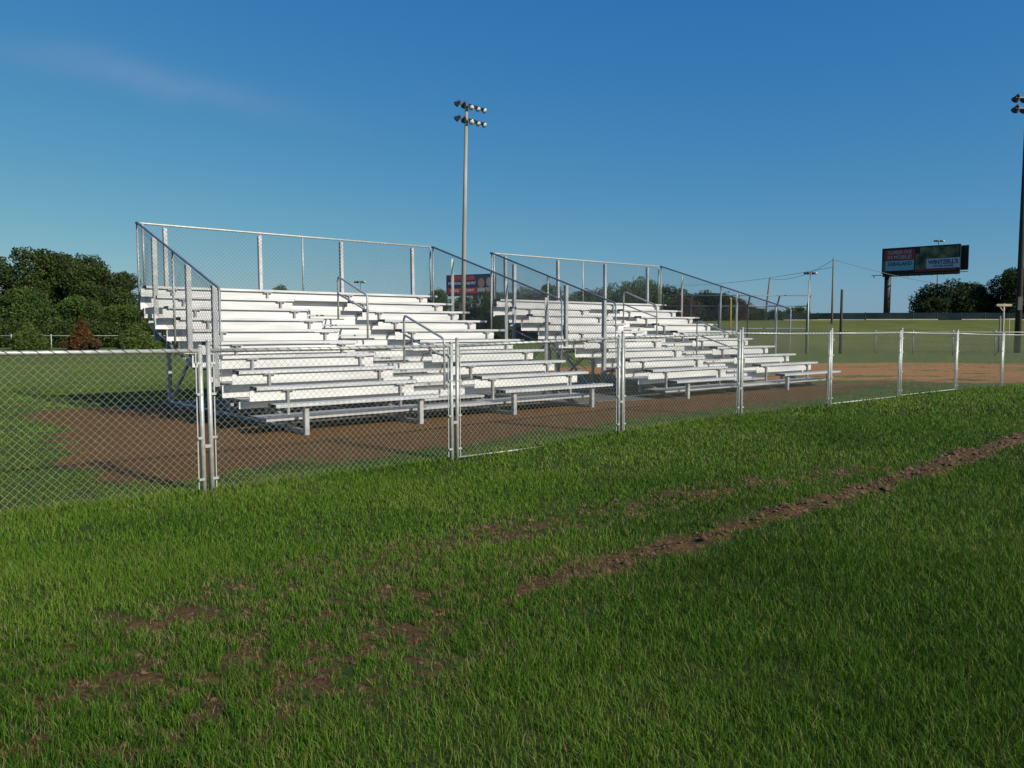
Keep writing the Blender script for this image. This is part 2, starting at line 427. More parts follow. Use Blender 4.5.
# ------------------------------------------------------------------ grass blades (one object)
def grassmat():
    m = bpy.data.materials.new('grass_blades'); m.use_nodes = True; t = m.node_tree
    b = t.nodes['Principled BSDF']; b.inputs['Roughness'].default_value = .6; b.inputs['Specular IOR Level'].default_value = .12
    a = t.nodes.new('ShaderNodeAttribute'); a.attribute_name = 'tint'
    r = t.nodes.new('ShaderNodeValToRGB'); e = r.color_ramp.elements
    e[0].position = 0; e[0].color = (.024, .058, .005, 1); e[1].position = 1; e[1].color = (.24, .20, .09, 1)
    for p, c_ in ((.4, (.056, .138, .009)), (.75, (.115, .205, .016)), (.86, (.17, .22, .040)), (.9, (.17, .13, .05))):
        k = e.new(p); k.color = (*c_, 1)
    t.links.new(a.outputs['Fac'], r.inputs[0]); t.links.new(r.outputs[0], b.inputs['Base Color'])
    tr = t.nodes.new('ShaderNodeBsdfTranslucent'); t.links.new(r.outputs[0], tr.inputs[0])
    mx = t.nodes.new('ShaderNodeMixShader'); mx.inputs[0].default_value = .2
    t.links.new(b.outputs[0], mx.inputs[1]); t.links.new(tr.outputs[0], mx.inputs[2])
    t.links.new(mx.outputs[0], t.nodes['Material Output'].inputs[0]); return m
P_, W_, H_ = [], [], []
def scatter(y0, y1, dens, wd, ht, xr=.80):
    area = 0.5 * (y0 + y1) * (y1 - y0) * 2 * xr + 1.6 * (y1 - y0); n = int(area * dens)
    y = np.sqrt(rng.uniform(y0 * y0, y1 * y1, n)); x = rng.uniform(-1, 1, n) * (y * xr + .8)
    dd, ff = zones(x, y); rr = rut_mask(x, y); s, p = sps(x, y)
    patch = fbm(x, y, 2.6, 31)
    keep = rng.uniform(0, 1, n) > np.clip(np.maximum(np.maximum(dd * 1.25, ff * 1.3), rr * .92) + .45 * (patch < .40), 0, .985)
    behind = p > .25
    inb = np.zeros(n, bool)
    for B in (B1, B2):
        a_, b_ = inframe(x, y, B); inb |= (a_ > -.5) & (a_ < 6.9) & (b_ > -.35) & (b_ < 6.3)
    keep &= ~inb
    x, y, behind, rr, patch = x[keep], y[keep], behind[keep], rr[keep], patch[keep]
    h = ht * .86 * rng.uniform(.45, 1.25, len(x)) * np.where(behind, .5, 1) * (1 + .5 * (np.abs(p[keep]) < .12)) * (1 - .5 * np.clip(rr * 2, 0, 1)) * (.75 + .5 * patch)
    P_.append(np.stack([x, y], -1)); W_.append(np.full(len(x), wd)); H_.append(h)
scatter(2.0, 3.4, 15000, .0024, .062)
scatter(3.4, 5.2, 9500, .0030, .060)
scatter(5.2, 8.0, 4600, .0046, .055)
scatter(8.0, 12.5, 2000, .0074, .052)
scatter(12.5, 20, 560, .015, .055)
scatter(20, 34, 110, .028, .05)
PP = np.concatenate(P_); WW = np.concatenate(W_); HH = np.concatenate(H_); N = len(PP)
ZZ = height(PP[:, 0], PP[:, 1]) - .004
ang = rng.uniform(0, 2 * PI, N); lean = rng.uniform(.05, 1.05, N) ** 1.3 * HH; la = rng.normal(2.6, 1.9, N)
lx, ly = np.cos(la) * lean, np.sin(la) * lean
sx, sy = np.cos(ang) * WW / 2, np.sin(ang) * WW / 2
base = np.stack([PP[:, 0], PP[:, 1], ZZ], -1); side = np.stack([sx, sy, np.zeros(N)], -1)
mid = base + np.stack([lx * .35, ly * .35, HH * .55], -1); tip = base + np.stack([lx, ly, HH * .97], -1)
V = np.stack([base - side, base + side, mid + side * .8, mid - side * .8, tip], 1).reshape(-1, 3)
k = np.arange(N)[:, None] * 5
T3 = np.concatenate([k + np.array([0, 1, 2]), k + np.array([0, 2, 3]), k + np.array([3, 2, 4])], 0)
pt = fbm(PP[:, 0], PP[:, 1], .7, 40); rmb = rut_mask(PP[:, 0], PP[:, 1])
ps_ = sps(PP[:, 0], PP[:, 1])[1]
tint = np.clip(rng.normal(.34, .21, N) + (pt - .5) * .8 + .20 * smooth(-4.5, -.5, ps_), 0, .84)
dead = rng.uniform(0, 1, N) < (.03 + .05 * (pt > .55) + .42 * np.clip(rmb * 3, 0, 1))
tint[dead] = rng.uniform(.88, 1, dead.sum())
pale = rng.uniform(0, 1, N) < .04
tint[pale & ~dead] = .82
gme2 = bigmesh('grass', V, T3, grassmat(), 3, {'tint': np.repeat(tint, 5)})
gr = bpy.data.objects.new('grass', gme2); COL.objects.link(gr)
tag(gr, 'green mown grass blades covering the lawn in front of and behind the fence', 'grass', kind='stuff')

# soil clods along the churned rut (one object)
n = 90000
x = rng.uniform(-3, 9.5, n); y = rng.uniform(2.4, 13, n); rr = rut_mask(x, y)
kp = rng.uniform(0, 1, n) < np.clip(rr - .12, 0, 1) * 1.1
x, y = x[kp], y[kp]; n = len(x); z = height(x, y)
s_ = rng.uniform(.15, 1, n) ** 2 * .020 * np.clip(.45 + y / 6, .6, 2.2)
octv = np.array([(1, 0, 0), (.3, .95, .1), (-.8, .5, 0), (-.7, -.7, .1), (.4, -.9, 0), (0, 0, .8)])
octf = np.array([(0, 1, 5), (1, 2, 5), (2, 3, 5), (3, 4, 5), (4, 0, 5)])
jit = rng.uniform(.6, 1.3, (n, 6, 3)); a_ = rng.uniform(0, 2 * PI, n)
cv = octv[None] * jit * s_[:, None, None]
ca, sa = np.cos(a_)[:, None], np.sin(a_)[:, None]
cv = np.stack([cv[..., 0] * ca - cv[..., 1] * sa, cv[..., 0] * sa + cv[..., 1] * ca, cv[..., 2]], -1) + np.stack([x, y, z], -1)[:, None]
cf = (octf[None] + (np.arange(n) * 6)[:, None, None]).reshape(-1, 3)
cm = noisy('brown_soil', (.05, .028, .011), (.15, .088, .038), 20, .95, coord='Object')
cme = bigmesh('soil_clods', cv.reshape(-1, 3), cf, cm, 3)
cl = bpy.data.objects.new('soil_clods', cme); COL.objects.link(cl)
tag(cl, 'brown loose soil clods along the tyre rut in the lawn', 'soil', kind='stuff')

# ------------------------------------------------------------------ near chain link fence
fence = empty('chain_link_fence', (FX, FY, 0), FA, label='near low galvanised chain link fence with double posts in front of the stands', cat='fence')
FH = 1.305
def fz(s): return float(np.interp(s, FZ_S, FZ))
bays = list(range(-2, 9))
rr_ = random.Random(3)
for bi in bays:
    s0, s1 = bi * SP + .036, (bi + 1) * SP - .036
    z0, z1 = fz(bi * SP), fz((bi + 1) * SP)
    l0, l1 = rr_.uniform(-.012, .012), rr_.uniform(-.012, .012)
    top0, top1 = z0 + FH, z1 + FH
    if bi in (3, 4, 5): l1 += .02
    for s_e, z_e, ln, ex in ((s0, z0, l0, .07), (s1, z1, l1, .03)):
        ex += rr_.uniform(-.01, .012)
        mb = MB().tube([(s_e, 0, z_e - .25), (s_e + ln, 0, z_e + FH + ex)], .022, 10)
        post = mb.build('post', M['galv'], fence, True)
        cp = MB().tube([(s_e + ln, 0, z_e + FH + ex - .006), (s_e + ln, 0, z_e + FH + ex + .012), (s_e + ln, 0, z_e + FH + ex + .02)], [.0225, .021, .006], 10)
        cp.build('post_cap', M['galv'], post, True)
        sg = 1 if s_e == s0 else -1
        tb = MB().box(s_e + sg * .042 - .005 + ln * .5, s_e + sg * .042 + .005 + ln * .5, -.004, .004, z_e + .04, z_e + FH - .02)
        tb.build('tension_bar', M['galv'], fence)
        for zz in (.12, .5, .9, 1.18):
            MB().box(min(s_e, s_e + sg * .05), max(s_e, s_e + sg * .05), -.026, -.019, z_e + zz, z_e + zz + .022).build('clamp', M['galv'], post)
    MB().tube([(s0, 0, top0), ((s0 + s1) / 2, 0, (top0 + top1) / 2 - .006), (s1, 0, top1)], .0185, 10).build('top_rail', M['galv'], fence, True)
    tie = []
    q = s0 + .12
    while q < s1 - .05:
        zt = top0 + (top1 - top0) * (q - s0) / (s1 - s0)
        tie += [(q - .02, -.019, zt + .014), (q + .02, -.021, zt - .016), (q + .05, .022, zt - .004)]
        q += .108
    MB().tube(tie, .0028, 4).build('rail_tie_wire', M['lampmetal'], fence)
    poly = [(s0 + .045, z0 + .02), (s1 - .045, z1 + .02), (s1 - .045, top1 - .012), (s0 + .045, top0 - .012)]
    diamond_mesh(poly, (0, 0, 0), (1, 0, 0), (0, 0, 1), (0, 1, 0), .066, .0014, .0016).build('chain_link_mesh', M['wire'], fence)
    if bi in (1, 4, 5):
        e1 = s0 + (.66 if bi == 1 else 1.0) * (s1 - s0)
        MB().tube([(s0, 0, z0 + .025), (e1, 0, z0 + .02)], .013, 8).build('bottom_rail', M['galv'], fence, True)
    MB().box((bi + 1) * SP - .03, (bi + 1) * SP + .03, -.028, -.021, z1 + .42, z1 + .45).build('clamp', M['galv'], fence)

# ------------------------------------------------------------------ bleachers
ROW, RISE, Z1 = .6137, .1965, .395
def seat_z(n): return Z1 + RISE * (n - 1)
def fb_z(n): return RISE * (n - 1)
FRX = (.457, 2.286, 4.115, 5.944)
def make_stand(B, label):
    root = empty('bleachers', (B[0], B[1], B[3]), B[2], label=label, cat='bleachers', group='aluminium bleachers behind the fence')
    rnd = random.Random(int(B[0] * 10))
    for n in range(1, 11):
        y0 = ROW * (n - 1); z = seat_z(n)
        full = n == 10
        segs = [(0, 6.4)] if full else [(0, 2.56), (3.86, 6.4)]
        for (a, c) in segs:
            dz = rnd.uniform(-.003, .003)
            mb = MB().box(a, c, y0, y0 + .235, z - .012 + dz, z + dz)
            mb.box(a, c, y0, y0 + .008, z - .042 + dz, z - .0125 + dz).box(a, c, y0 + .227, y0 + .235, z - .042 + dz, z - .0125 + dz)
            st = mb.build('seat', M['alu_plank'], root)
            for xe, sg in ((a, -1), (c, 1)):
                MB().box(min(xe, xe + sg * .05) - (.0 if sg > 0 else -.045), max(xe, xe + sg * .05) - (.045 if sg > 0 else .0), y0 - .004, y0 + .239, z - .046 + dz, z + .004 + dz).build('end_cap', M['plastic'], st)
        if n > 1:
            fz_ = fb_z(n)
            mb = MB()
            for (ya, yb) in ((y0 - .345, y0 - .085), (y0 - .075, y0 + .185)):
                mb.box(-.02, 6.17, ya, yb, fz_ - .012, fz_).box(-.02, 6.17, ya, ya + .008, fz_ - .042, fz_ - .0125).box(-.02, 6.17, yb - .008, yb, fz_ - .042, fz_ - .0125)
            mb.build('footboard', M['alu_foot'], root)
        if n > 1:
            zlo = fb_z(n) + .004 if n > 2 else fb_z(3) - .105
            if n < 10:
                MB().box(-.15, 6.14, y0 + .252, y0 + .264, zlo, fb_z(n + 1) - .008).build('riser', M['alu_riser'], root)
        if n > 1:
            for (a, c) in ([(-.08, 6.14)] if full else [(-.08, 2.54), (3.74, 6.14)]):
                MB().box(a, c, y0 + .046, y0 + .054, z - .192, z - .05).build('riser', M['alu_riser'], root)
        if 1 < n < 10:
            zt = fb_z(n) + RISE * .5
            MB().box(2.62, 3.80, y0 - .14, y0 + .14, zt - .03, zt).build('aisle_step', M['alu_foot'], root)
    # top riser behind the last row
    MB().box(-.05, 6.12, 5.74, 5.752, fb_z(10) - .03, fb_z(10) + .22).build('riser', M['alu_riser'], root)
    # T brackets
    for fx in FRX:
        for n in range(2, 11):
            y0 = ROW * (n - 1); z = seat_z(n)
            br = MB().box(fx - .085, fx + .085, y0 - .004, y0 + .044, z - .064, z - .046)
            zb_ = fb_z(n) - .04 if n == 2 else fb_z(n) + .125
            br.angle((fx - .02, y0 + .010, zb_), (fx - .02, y0 + .010, z - .066), .034, .007, (1, 0, 0), (0, 1, 0))
            if n > 2: br.bar((fx - .01, y0 + .058, zb_ + .02), (fx - .01, y0 + .252, fb_z(n) + .11), .03, .03)
            br.build('seat_bracket', M['bracket'], root)
        # under-frame
        fr = MB()
        fr.bar((fx, .5, .028), (fx, 5.78, 1.705), .045, .07)
        fr.bar((fx, .12, .0), (fx, 5.85, .0), .05, .06)
        for yy in (1.35, 2.75, 4.2):
            fr.bar((fx, yy, .07), (fx, yy, RISE / ROW * yy - .12), .05, .05)
        fr.bar((fx, 2.75, .08), (fx, 4.2, 1.18), .04, .05)
        fr.bar((fx, 5.72, .08), (fx, 4.2, 1.18), .04, .05)
        fr.build('under_frame', M['alu_frame'], root)
        MB().angle((fx - .03, .06, -.09), (fx - .03, .06, Z1 - .046), .06, .008, (1, 0, 0), (0, 1, 0)).build('leg', M['alu_frame'], root)
        # rear upright carrying the guard rail
        up_ = MB().angle((fx - .03, 5.82, 0), (fx - .03, 5.86, 3.27), .062, .008, (1, 0, 0), (0, 1, 0))
        up_.build('rear_upright', M['alu_frame'], root)
    # cross bracing between frames, rear and mid plane
    for pl, zt in ((4.22, 1.15), (2.77, .7)):
        for a, c in zip(FRX[:-1], FRX[1:]):
            x = MB().bar((a, pl, .1), (c, pl, zt), .035, .006, (0, 1, 0)).bar((a, pl + .02, zt), (c, pl + .02, .1), .035, .006, (0, 1, 0))
            x.build('cross_brace', M['alu_frame'], root)
    # back guard
    RT = 3.32
    MB().tube([(-.05, 5.86, RT), (.06, 5.86, RT), (3.2, 5.86, RT - .004), (6.45, 5.86, RT)], .021, 8).build('guard_rail', M['galv'], root, True)
    for x0, r0 in ((.06, .021), (3.2, .018), (6.43, .021)):
        MB().tube([(x0, 5.84, 2.05), (x0, 5.86, RT)], r0, 8).build('guard_post', M['galv'], root, True)
    diamond_mesh([(.08, 2.12), (6.41, 2.12), (6.41, RT - .02), (.08, RT - .02)], (0, 5.85, 0), (1, 0, 0), (0, 0, 1), (0, 1, 0), .078, .0023, .0022).build('guard_mesh', M['wire_thin'], root)
    # side guards
    k_ = (RT - 1.95) / (5.86 - 1.5)
    def rz(y): return 1.95 + k_ * (y - 1.5)
    for xs_, sg in ((-.15, -1), (6.55, 1)):
        xt = -.05 if sg < 0 else 6.47
        MB().tube([(xt, 5.86, RT), (xt, 5.80, RT), (xs_, 1.53, rz(1.53)), (xs_, 1.5, rz(1.5) - .04), (xs_, 1.5, .47)], .021, 8).build('guard_rail', M['galv_dark'] if sg < 0 else M['galv_dark'], root, True)
        MB().tube([((xs_ + xt) / 2, 3.66, rz(3.66)), ((xs_ + xt) / 2, 3.66, .95)], .019, 8).build('guard_post', M['galv'], root, True)
        MB().tube([(xt, 5.80, RT - .02), (xt, 5.80, 1.5)], .019, 8).build('guard_post', M['galv'], root, True)
        for yy, zb in ((5.0, 1.18), (3.13, 1.02), (1.92, .47)):
            a = MB()
            ztop = rz(yy) - .07
            xo = xs_ + (xt - xs_) * (yy - 1.5) / 4.3 - sg * .03
            a.angle((xo, yy - .05, zb), (xo, yy - .05, ztop), .068, .008, (0, 1, 0), (-sg, 0, 0))
            a.build('side_upright', M['alu_frame'], root)
        poly = [(1.53, .62), (5.80, 1.98), (5.80, RT - .03), (1.53, rz(1.53) - .03)]
        diamond_mesh(poly, (xs_ + sg * .012 - (xt - xs_) * 1.5 / 4.3, 0, 0), ((xt - xs_) / 4.3, 1, 0), (0, 0, 1), (1, 0, 0), .078, .0022, .0022).build('guard_mesh', M['wire_thin'], root)
        # diagonal brace under the end of the stand
        MB().bar((xs_ - sg * .1, 5.1, 1.45), (xs_ - sg * .1, 2.9, .75), .05, .012).build('side_brace', M['alu_frame'], root)
        for yy in (5.0, 3.13, 1.92):
            zb = fb_z(1) + RISE / ROW * yy - .02
            MB().bar((xs_ - sg * .02, yy, zb - .08), (FRX[0] if sg < 0 else FRX[3], yy, zb - .08), .04, .05).build('outrigger', M['alu_frame'], root)
    # aisle hand rails
    for (ya, yb, na, nb) in ((.76, 1.96, 3, 5), (3.2, 4.33, 7, 9)):
        za, zb = fb_z(na), fb_z(nb)
        h = .84; r = .02; P = []
        P.append((3.2, ya, za)); P.append((3.2, ya, za + h - .07)); P.append((3.2, ya + .02, za + h - .02)); P.append((3.2, ya + .07, za + h + .01))
        P.append((3.2, yb - .09, zb + h - .03)); P.append((3.2, yb - .03, zb + h - .02)); P.append((3.2, yb, zb + h - .08)); P.append((3.2, yb, zb))
        hr = MB().tube(P, r, 8).build('hand_rail', M['galv'], root, True)
        MB().tube([(3.2, ya, za + h - .3), (3.2, yb, zb + h - .34)], .018, 8).build('mid_rail', M['galv'], hr, True)
    # row numbers/labels stickers are too faint to read; the sill boards carry the frames
    return root
make_stand(B1, 'silver aluminium bleachers with ten rows, the nearer stand left of the gap')
make_stand(B2, 'silver aluminium bleachers with ten rows, the farther stand right of the gap')
# concrete pad under both stands
for B, (a, c, d, e) in ((B1, (.3, 7.6, .75, 6.0)), (B2, (-.9, 6.3, .5, 6.0))):
    o = MB().box(a, c, d, e, -.12 - B[3], (.034 if B is B1 else .029) - B[3]).build('concrete_pad', M['concrete'])
    o.location = (B[0], B[1], B[3]); o.rotation_euler = (0, 0, B[2]); tag(o, kind='structure')

# ------------------------------------------------------------------ flood light poles
def flood_pole(loc, h, n, arm, yaw, mats, label, r0=.22, dark=False, tilt=0, off=.3, gap=1.03):
    root = empty('flood_light_pole', loc, 0, label=label, cat='light pole')
    MB().tube([(0, 0, -.5), (tilt * .5, 0, h * .5), (tilt, 0, h)], [r0, r0 * .82, r0 * .62], 12).build('pole', mats, root, True)
    ca, sa = math.cos(yaw), math.sin(yaw)
    for za in (h - .12, h - .12 - gap):
        MB().bar((tilt + off - ca * arm / 2, -sa * arm / 2, za), (tilt + off + ca * arm / 2, sa * arm / 2, za), .1, .1).build('cross_arm', M['lampmetal'], root)
        for k in range(n):
            u = -arm / 2 + arm * (k + .25) / (n - .5)
            px, py = tilt + off + ca * u, sa * u
            f = Vector([(-.9, .6, -.5), (-.3, .9, -.6), (.5, -.8, -.9), (.8, -.5, -.8), (1, -.5, -.7)][k]).normalized()
            if dark: f = Vector((random.uniform(-.2, .2), 1, -.6)).normalized()
            c0 = Vector((px, py, za - .02)) + Vector((0, -.1 if not dark else .1, .02))
            fx_ = MB().tube([c0 - f * .26, c0 - f * .2, c0 - f * .05, c0 + f * .12, c0 + f * .2], [.07, .10, .12, .19, .215], 12)
            fo = fx_.build('floodlight', M['lampmetal'], root, True)
            MB().tube([c0 + f * .185, c0 + f * .21], .19, 12).build('lens', M['lens'], fo, True)
            MB().bar((px, py, za), tuple(c0 - f * .1), .05, .05).build('bracket', M['lampmetal'], fo)
    MB().box(-.25 + tilt * .1, .02 + tilt * .1, -.3, -.2, 2.6, 3.4).build('control_box', M['lampmetal'], root)
    return root
p1 = at(462.3, 352, 58.0); gzz = 0.0
top1 = at(466.5, 105, 58)
flood_pole((p1.x, 58, 0), top1.z, 5, 2.75, R(46), M['pole'], 'tall tan concrete floodlight pole with two lamp arms rising behind the nearer stand', .185, tilt=top1.x - p1.x)
p2 = at(1017, 353, 48.0)
flood_pole((p2.x, 48, gz(p2.x, 48)), at(1027, 96, 48).z, 4, 2.0, R(10), M['wood_dark'], 'dark wooden floodlight pole standing at the right edge beyond the far fence', .19, True, tilt=-.02, off=.15, gap=.62)

# ------------------------------------------------------------------ simple poles
def tpole(name, cat, u, vtop, vbase, Y, r, mat, label, group=None, lean=0, arm=None, top=None, extra=None):
    base = at(u, vbase, Y); topz = at(u, vtop, Y).z; g = gz(base.x, Y)
    root = empty(name, (base.x, Y, g), 0, label=label, cat=cat, group=group)
    h = topz - g
    MB().tube([(0, 0, -.3), (lean, 0, h)], [r, r * .7], 8).build('pole', mat, root, True)
    if arm:
        for (dz_, half, th) in arm:
            MB().box(lean - half, lean + half, -.06 - r, .06 - r, h - dz_ - th / 2, h - dz_ + th / 2).build('cross_arm', mat, root)
            for sgn in (-.9, -.45, .45, .9):
                MB().tube([(lean + half * sgn, -r, h - dz_ + th / 2), (lean + half * sgn, -r, h - dz_ + th / 2 + .12)], .04, 6).build('insulator', M['greyrail'], root)
    if extra: extra(root, h, lean)
    return root, Vector((base.x + lean, Y, topz))
_, U1 = tpole('utility_pole', 'utility pole', 831.8, 258.5, 322.7, 84, .115, M['wood'], 'tall thin wooden utility pole standing on the grass bank, carrying the wires')
_, U0 = tpole('utility_pole', 'utility pole', 764.8, 278, 318, 112, .16, M['wood'], 'leaning wooden utility pole behind the backstop and far trees', lean=.6)
tpole('post', 'pole', 840.2, 289.5, 353, 46, .095, M['wood_dark'], 'short dark wooden pole standing in front of the far fence')
def lamps(root, h, lean):
    for k, dx in enumerate((-.9, -.45, .4, .85)):
        MB().tube([(lean + dx, -.2, h - .3), (lean + dx, -.1, h - .1)], [.28, .18], 10).build('floodlight', M['lens'] if k == 3 else M['lampmetal'], root, True)
    MB().box(lean - 1.1, lean + 1.1, -.08, .08, h - .1, h).build('cross_arm', M['lampmetal'], root)
tpole('flood_light_pole', 'light pole', 809.3, 272, 318, 130, .11, M['galv_dark'], 'distant grey floodlight pole between the two utility poles', extra=lamps)
tpole('flood_light_pole', 'light pole', 936.1, 240, 318, 170, .16, M['galv_dark'], 'distant grey floodlight pole seen behind the large right billboard', extra=lamps)
tpole('flood_light_pole', 'light pole', 361.0, 281, 330, 150, .1, M['galv_dark'], 'distant floodlight head peeking above the top seat of the nearer stand', extra=lamps)
def street(root, h, lean):
    MB().tube([(0, 0, h - .05), (.4, 0, h + .1), (1.0, 0, h + .1)], .06, 6).build('lamp_arm', M['greyrail'], root)
    MB().box(.9, 1.5, -.16, .16, h + .02, h + .2).build('lamp_head', M['white'], root)
tpole('street_lamp', 'street lamp', 909.2, 303, 318, 112, .08, M['galv_dark'], 'small street lamp with a curved arm beside the highway under the right billboard', extra=street)
def tcross(root, h, lean):
    MB().box(-.47, .47, -.06, .06, h - .17, h - .03).build('cross_beam', M['beige'], root)
    MB().bar((-.3, 0, h - .15), (0, 0, h - .5), .05, .05).build('brace', M['beige'], root)
tpole('t_post', 'post', 1002, 303.5, 352, 49, .075, M['beige'], 'beige wooden T shaped post beyond the fence beside the dark light pole', extra=tcross)
tpole('post', 'post', 998.7, 316, 353, 48, .07, M['wood'], 'short grey wooden post left of the beige T shaped post')
tpole('marker_post', 'post', 746.7, 320, 334, 52, .035, M['greyrail'], 'thin pale marker post on the grass right of the farther stand')
tpole('foul_pole', 'pole', 730.8, 297.5, 314, 72, .065, M['yellow'], 'bright yellow foul pole in front of the dark trees')
tpole('foul_pole', 'pole', 807.2, 280, 352, 45.5, .05, M['galv'], 'thin pale galvanised pole standing at the right end of the backstop')

# ------------------------------------------------------------------ billboards
def text(body, size, mat, parent, loc, bold=0, width=None, name='lettering'):
    cu = bpy.data.curves.new('t', 'FONT'); cu.body = body; cu.size = size; cu.extrude = .02; cu.offset = bold
    cu.align_x = 'CENTER'; cu.align_y = 'CENTER'; cu.resolution_u = 2
    o = bpy.data.objects.new('t', cu); COL.objects.link(o)
    bpy.context.view_layer.update()
    me = bpy.data.meshes.new_from_object(o)
    bpy.data.objects.remove(o)
    xs_ = [v.co.x for v in me.vertices]
    ww = max(xs_) - min(xs_)
    k = (width / ww) if width else 1
    cx = (max(xs_) + min(xs_)) / 2
    for v in me.vertices:
        v.co = Vector(((v.co.x - cx) * k, v.co.z * -1, v.co.y))
    me.materials.clear(); me.materials.append(mat); me.name = name
    q = bpy.data.objects.new(name, me); COL.objects.link(q); q.parent = parent; q.location = loc
    return q
def board(root, Wd, Hh, z0, mat, ydepth=.25, back=None):
    p = MB().box(0, Wd, 0, ydepth, z0, z0 + Hh).build('panel', mat, root)
    return p
# right billboard: local x along the face, local -y is the face seen
TL, TR = at(882.3, 249.5, 143), at(961, 242.8, 134.5)
W1 = (Vector((TR.x, TR.y)) - Vector((TL.x, TL.y))).length
ztop = (TL.z + TR.z) / 2; g1 = gz(TL.x, 143); Hb = 4.5
bb = empty('billboard', (TL.x, 143, g1), math.atan2(TR.y - TL.y, TR.x - TL.x), label='large billboard on one dark column with red and pale blue panels, above the grass bank', cat='billboard')
zt = ztop - g1; zb = zt - Hb
pn = board(bb, W1, Hb, zb, M['black'])
def face(a, c, d, e, mat, nme='printed_field', dy=0.0):
    return MB().box(W1 * a, W1 * c, -.03 - dy, -.002 - dy, zb + Hb * d, zb + Hb * e).build(nme, mat, pn)
face(.012, .045, .03, .5, M['oliveg'], dy=.0)
face(.03, .43, .5, .92, M['red'], dy=.004)
face(.05, .425, .1, .49, M['lightbox'], dy=.006)
face(.44, .585, .1, .72, M['oliveg'], dy=0)
face(.50, .98, .52, .95, M['oliveg'], dy=.008)
face(.585, .99, .12, .50, M['palegrey'], dy=.012)
face(.44, .95, .02, .095, M['red'], dy=.004)
text('NUMBER ONE', .95, M['greyink'], pn, (W1 * .235, -.06, zb + Hb * .81), .012, W1 * .31)
text('IN MOBILE!', .95, M['greyink'], pn, (W1 * .235, -.06, zb + Hb * .62), .012, W1 * .31)
text('SARALAND', .95, M['teal'], pn, (W1 * .24, -.06, zb + Hb * .36), .02, W1 * .32)
text("WINTZELL'S", 1.0, M['purple'], pn, (W1 * .79, -.06, zb + Hb * .35), .03, W1 * .37)
text('OYSTER HOUSE', .42, M['teal'], pn, (W1 * .79, -.06, zb + Hb * .2), .01, W1 * .25)
cw = MB().box(-1.5, W1 + 1.3, -.8, -.1, zb - .32, zb - .24)
for q in np.arange(-1.2, W1 + 1, 1.9): cw.bar((q, -.75, zb - .25), (q, .0, zb - .7), .08, .08)
cw.build('catwalk', M['steel_dark'], bb)
MB().box(.1, W1 - .1, .3, .6, zb - .55, zb + .1).build('support_beam', M['steel_dark'], bb)
MB().box(1.2, W1 + .75, 2.1, 2.35, zb + .2, zb + Hb - .1).build('rear_panel', M['black'], bb)
for q in (1.5, 5, 9, W1 - .5): MB().bar((q, .5, zb - .1), (q, 2.3, zb + .4), .2, .2).build('rear_strut', M['steel_dark'], bb)
cxp = W1 * .055 + .1
MB().tube([(cxp, 1.0, -.6), (cxp, 1.0, 1.6)], .60, 16).build('column_base', M['rust'], bb, True)
MB().tube([(cxp, 1.0, 1.6), (cxp, 1.0, zb + .2)], .56, 16).build('column', M['steel_dark'], bb, True)
# second billboard, behind the nearer stand
TL, TR = at(446.2, 275.5, 176), at(495.5, 273.2, 170)
W2 = (Vector((TR.x, TR.y)) - Vector((TL.x, TL.y))).length; H2 = 4.35
b2 = empty('billboard', (TL.x, 176, 0), math.atan2(TR.y - TL.y, TR.x - TL.x), label='distant navy and red billboard with portraits, seen between the two stands', cat='billboard')
zt = (TL.z + TR.z) / 2; zb = zt - H2; W1 = W2; Hb = H2
pn = board(b2, W2, H2, zb, M['navy'])
face(.03, .62, .04, .33, M['redbright'], dy=.004)
face(.62, .99, .02, .12, M['red'], dy=.004)
text('DEFENDER', 1.2, M['redink'], pn, (W2 * .34, -.06, zb + H2 * .81), .05, W2 * .5)
text('PERSONAL INJURY', .8, M['whiteink'], pn, (W2 * .33, -.06, zb + H2 * .56), .02, W2 * .56)
text('CALL TODAY', .8, M['whiteink'], pn, (W2 * .33, -.06, zb + H2 * .2), .02, W2 * .5)
def portrait(cx, w_, top, mat, low):
    mb = MB(); n_ = 18
    vs_ = [(W2 * cx + w_ * math.cos(2 * PI * k / n_), -.04, zb + H2 * top + w_ * 1.3 * math.sin(2 * PI * k / n_)) for k in range(n_)]
    vs_ += [(x_, -.002, z_) for (x_, y_, z_) in vs_]
    mb.add(vs_, [tuple(range(n_))] + [(k, k + n_, (k + 1) % n_ + n_, (k + 1) % n_) for k in range(n_)]); mb.build('portrait_head', mat, pn)
    MB().box(W2 * cx - w_ * 1.2, W2 * cx + w_ * 1.2, -.05, -.002, zb + H2 * .13, zb + H2 * low).build('portrait_shirt', M['shirt'] if mat is M['skin1'] else M['skin2'], pn)
portrait(.715, .8, .56, M['skin1'], .32); portrait(.875, .75, .60, M['skin2'], .34)
MB().box(-.5, W2 + .5, -.7, -.1, zb - .3, zb - .22).build('catwalk', M['rust'], b2)
MB().tube([(W2 * .56, .7, -.5), (W2 * .56, .7, zb + .2)], .5, 14).build('column', M['rust'], b2, True)
MB().box(.2, W2 - .2, .26, .7, zb - .3, zb + .3).build('support_beam', M['steel_dark'], b2)

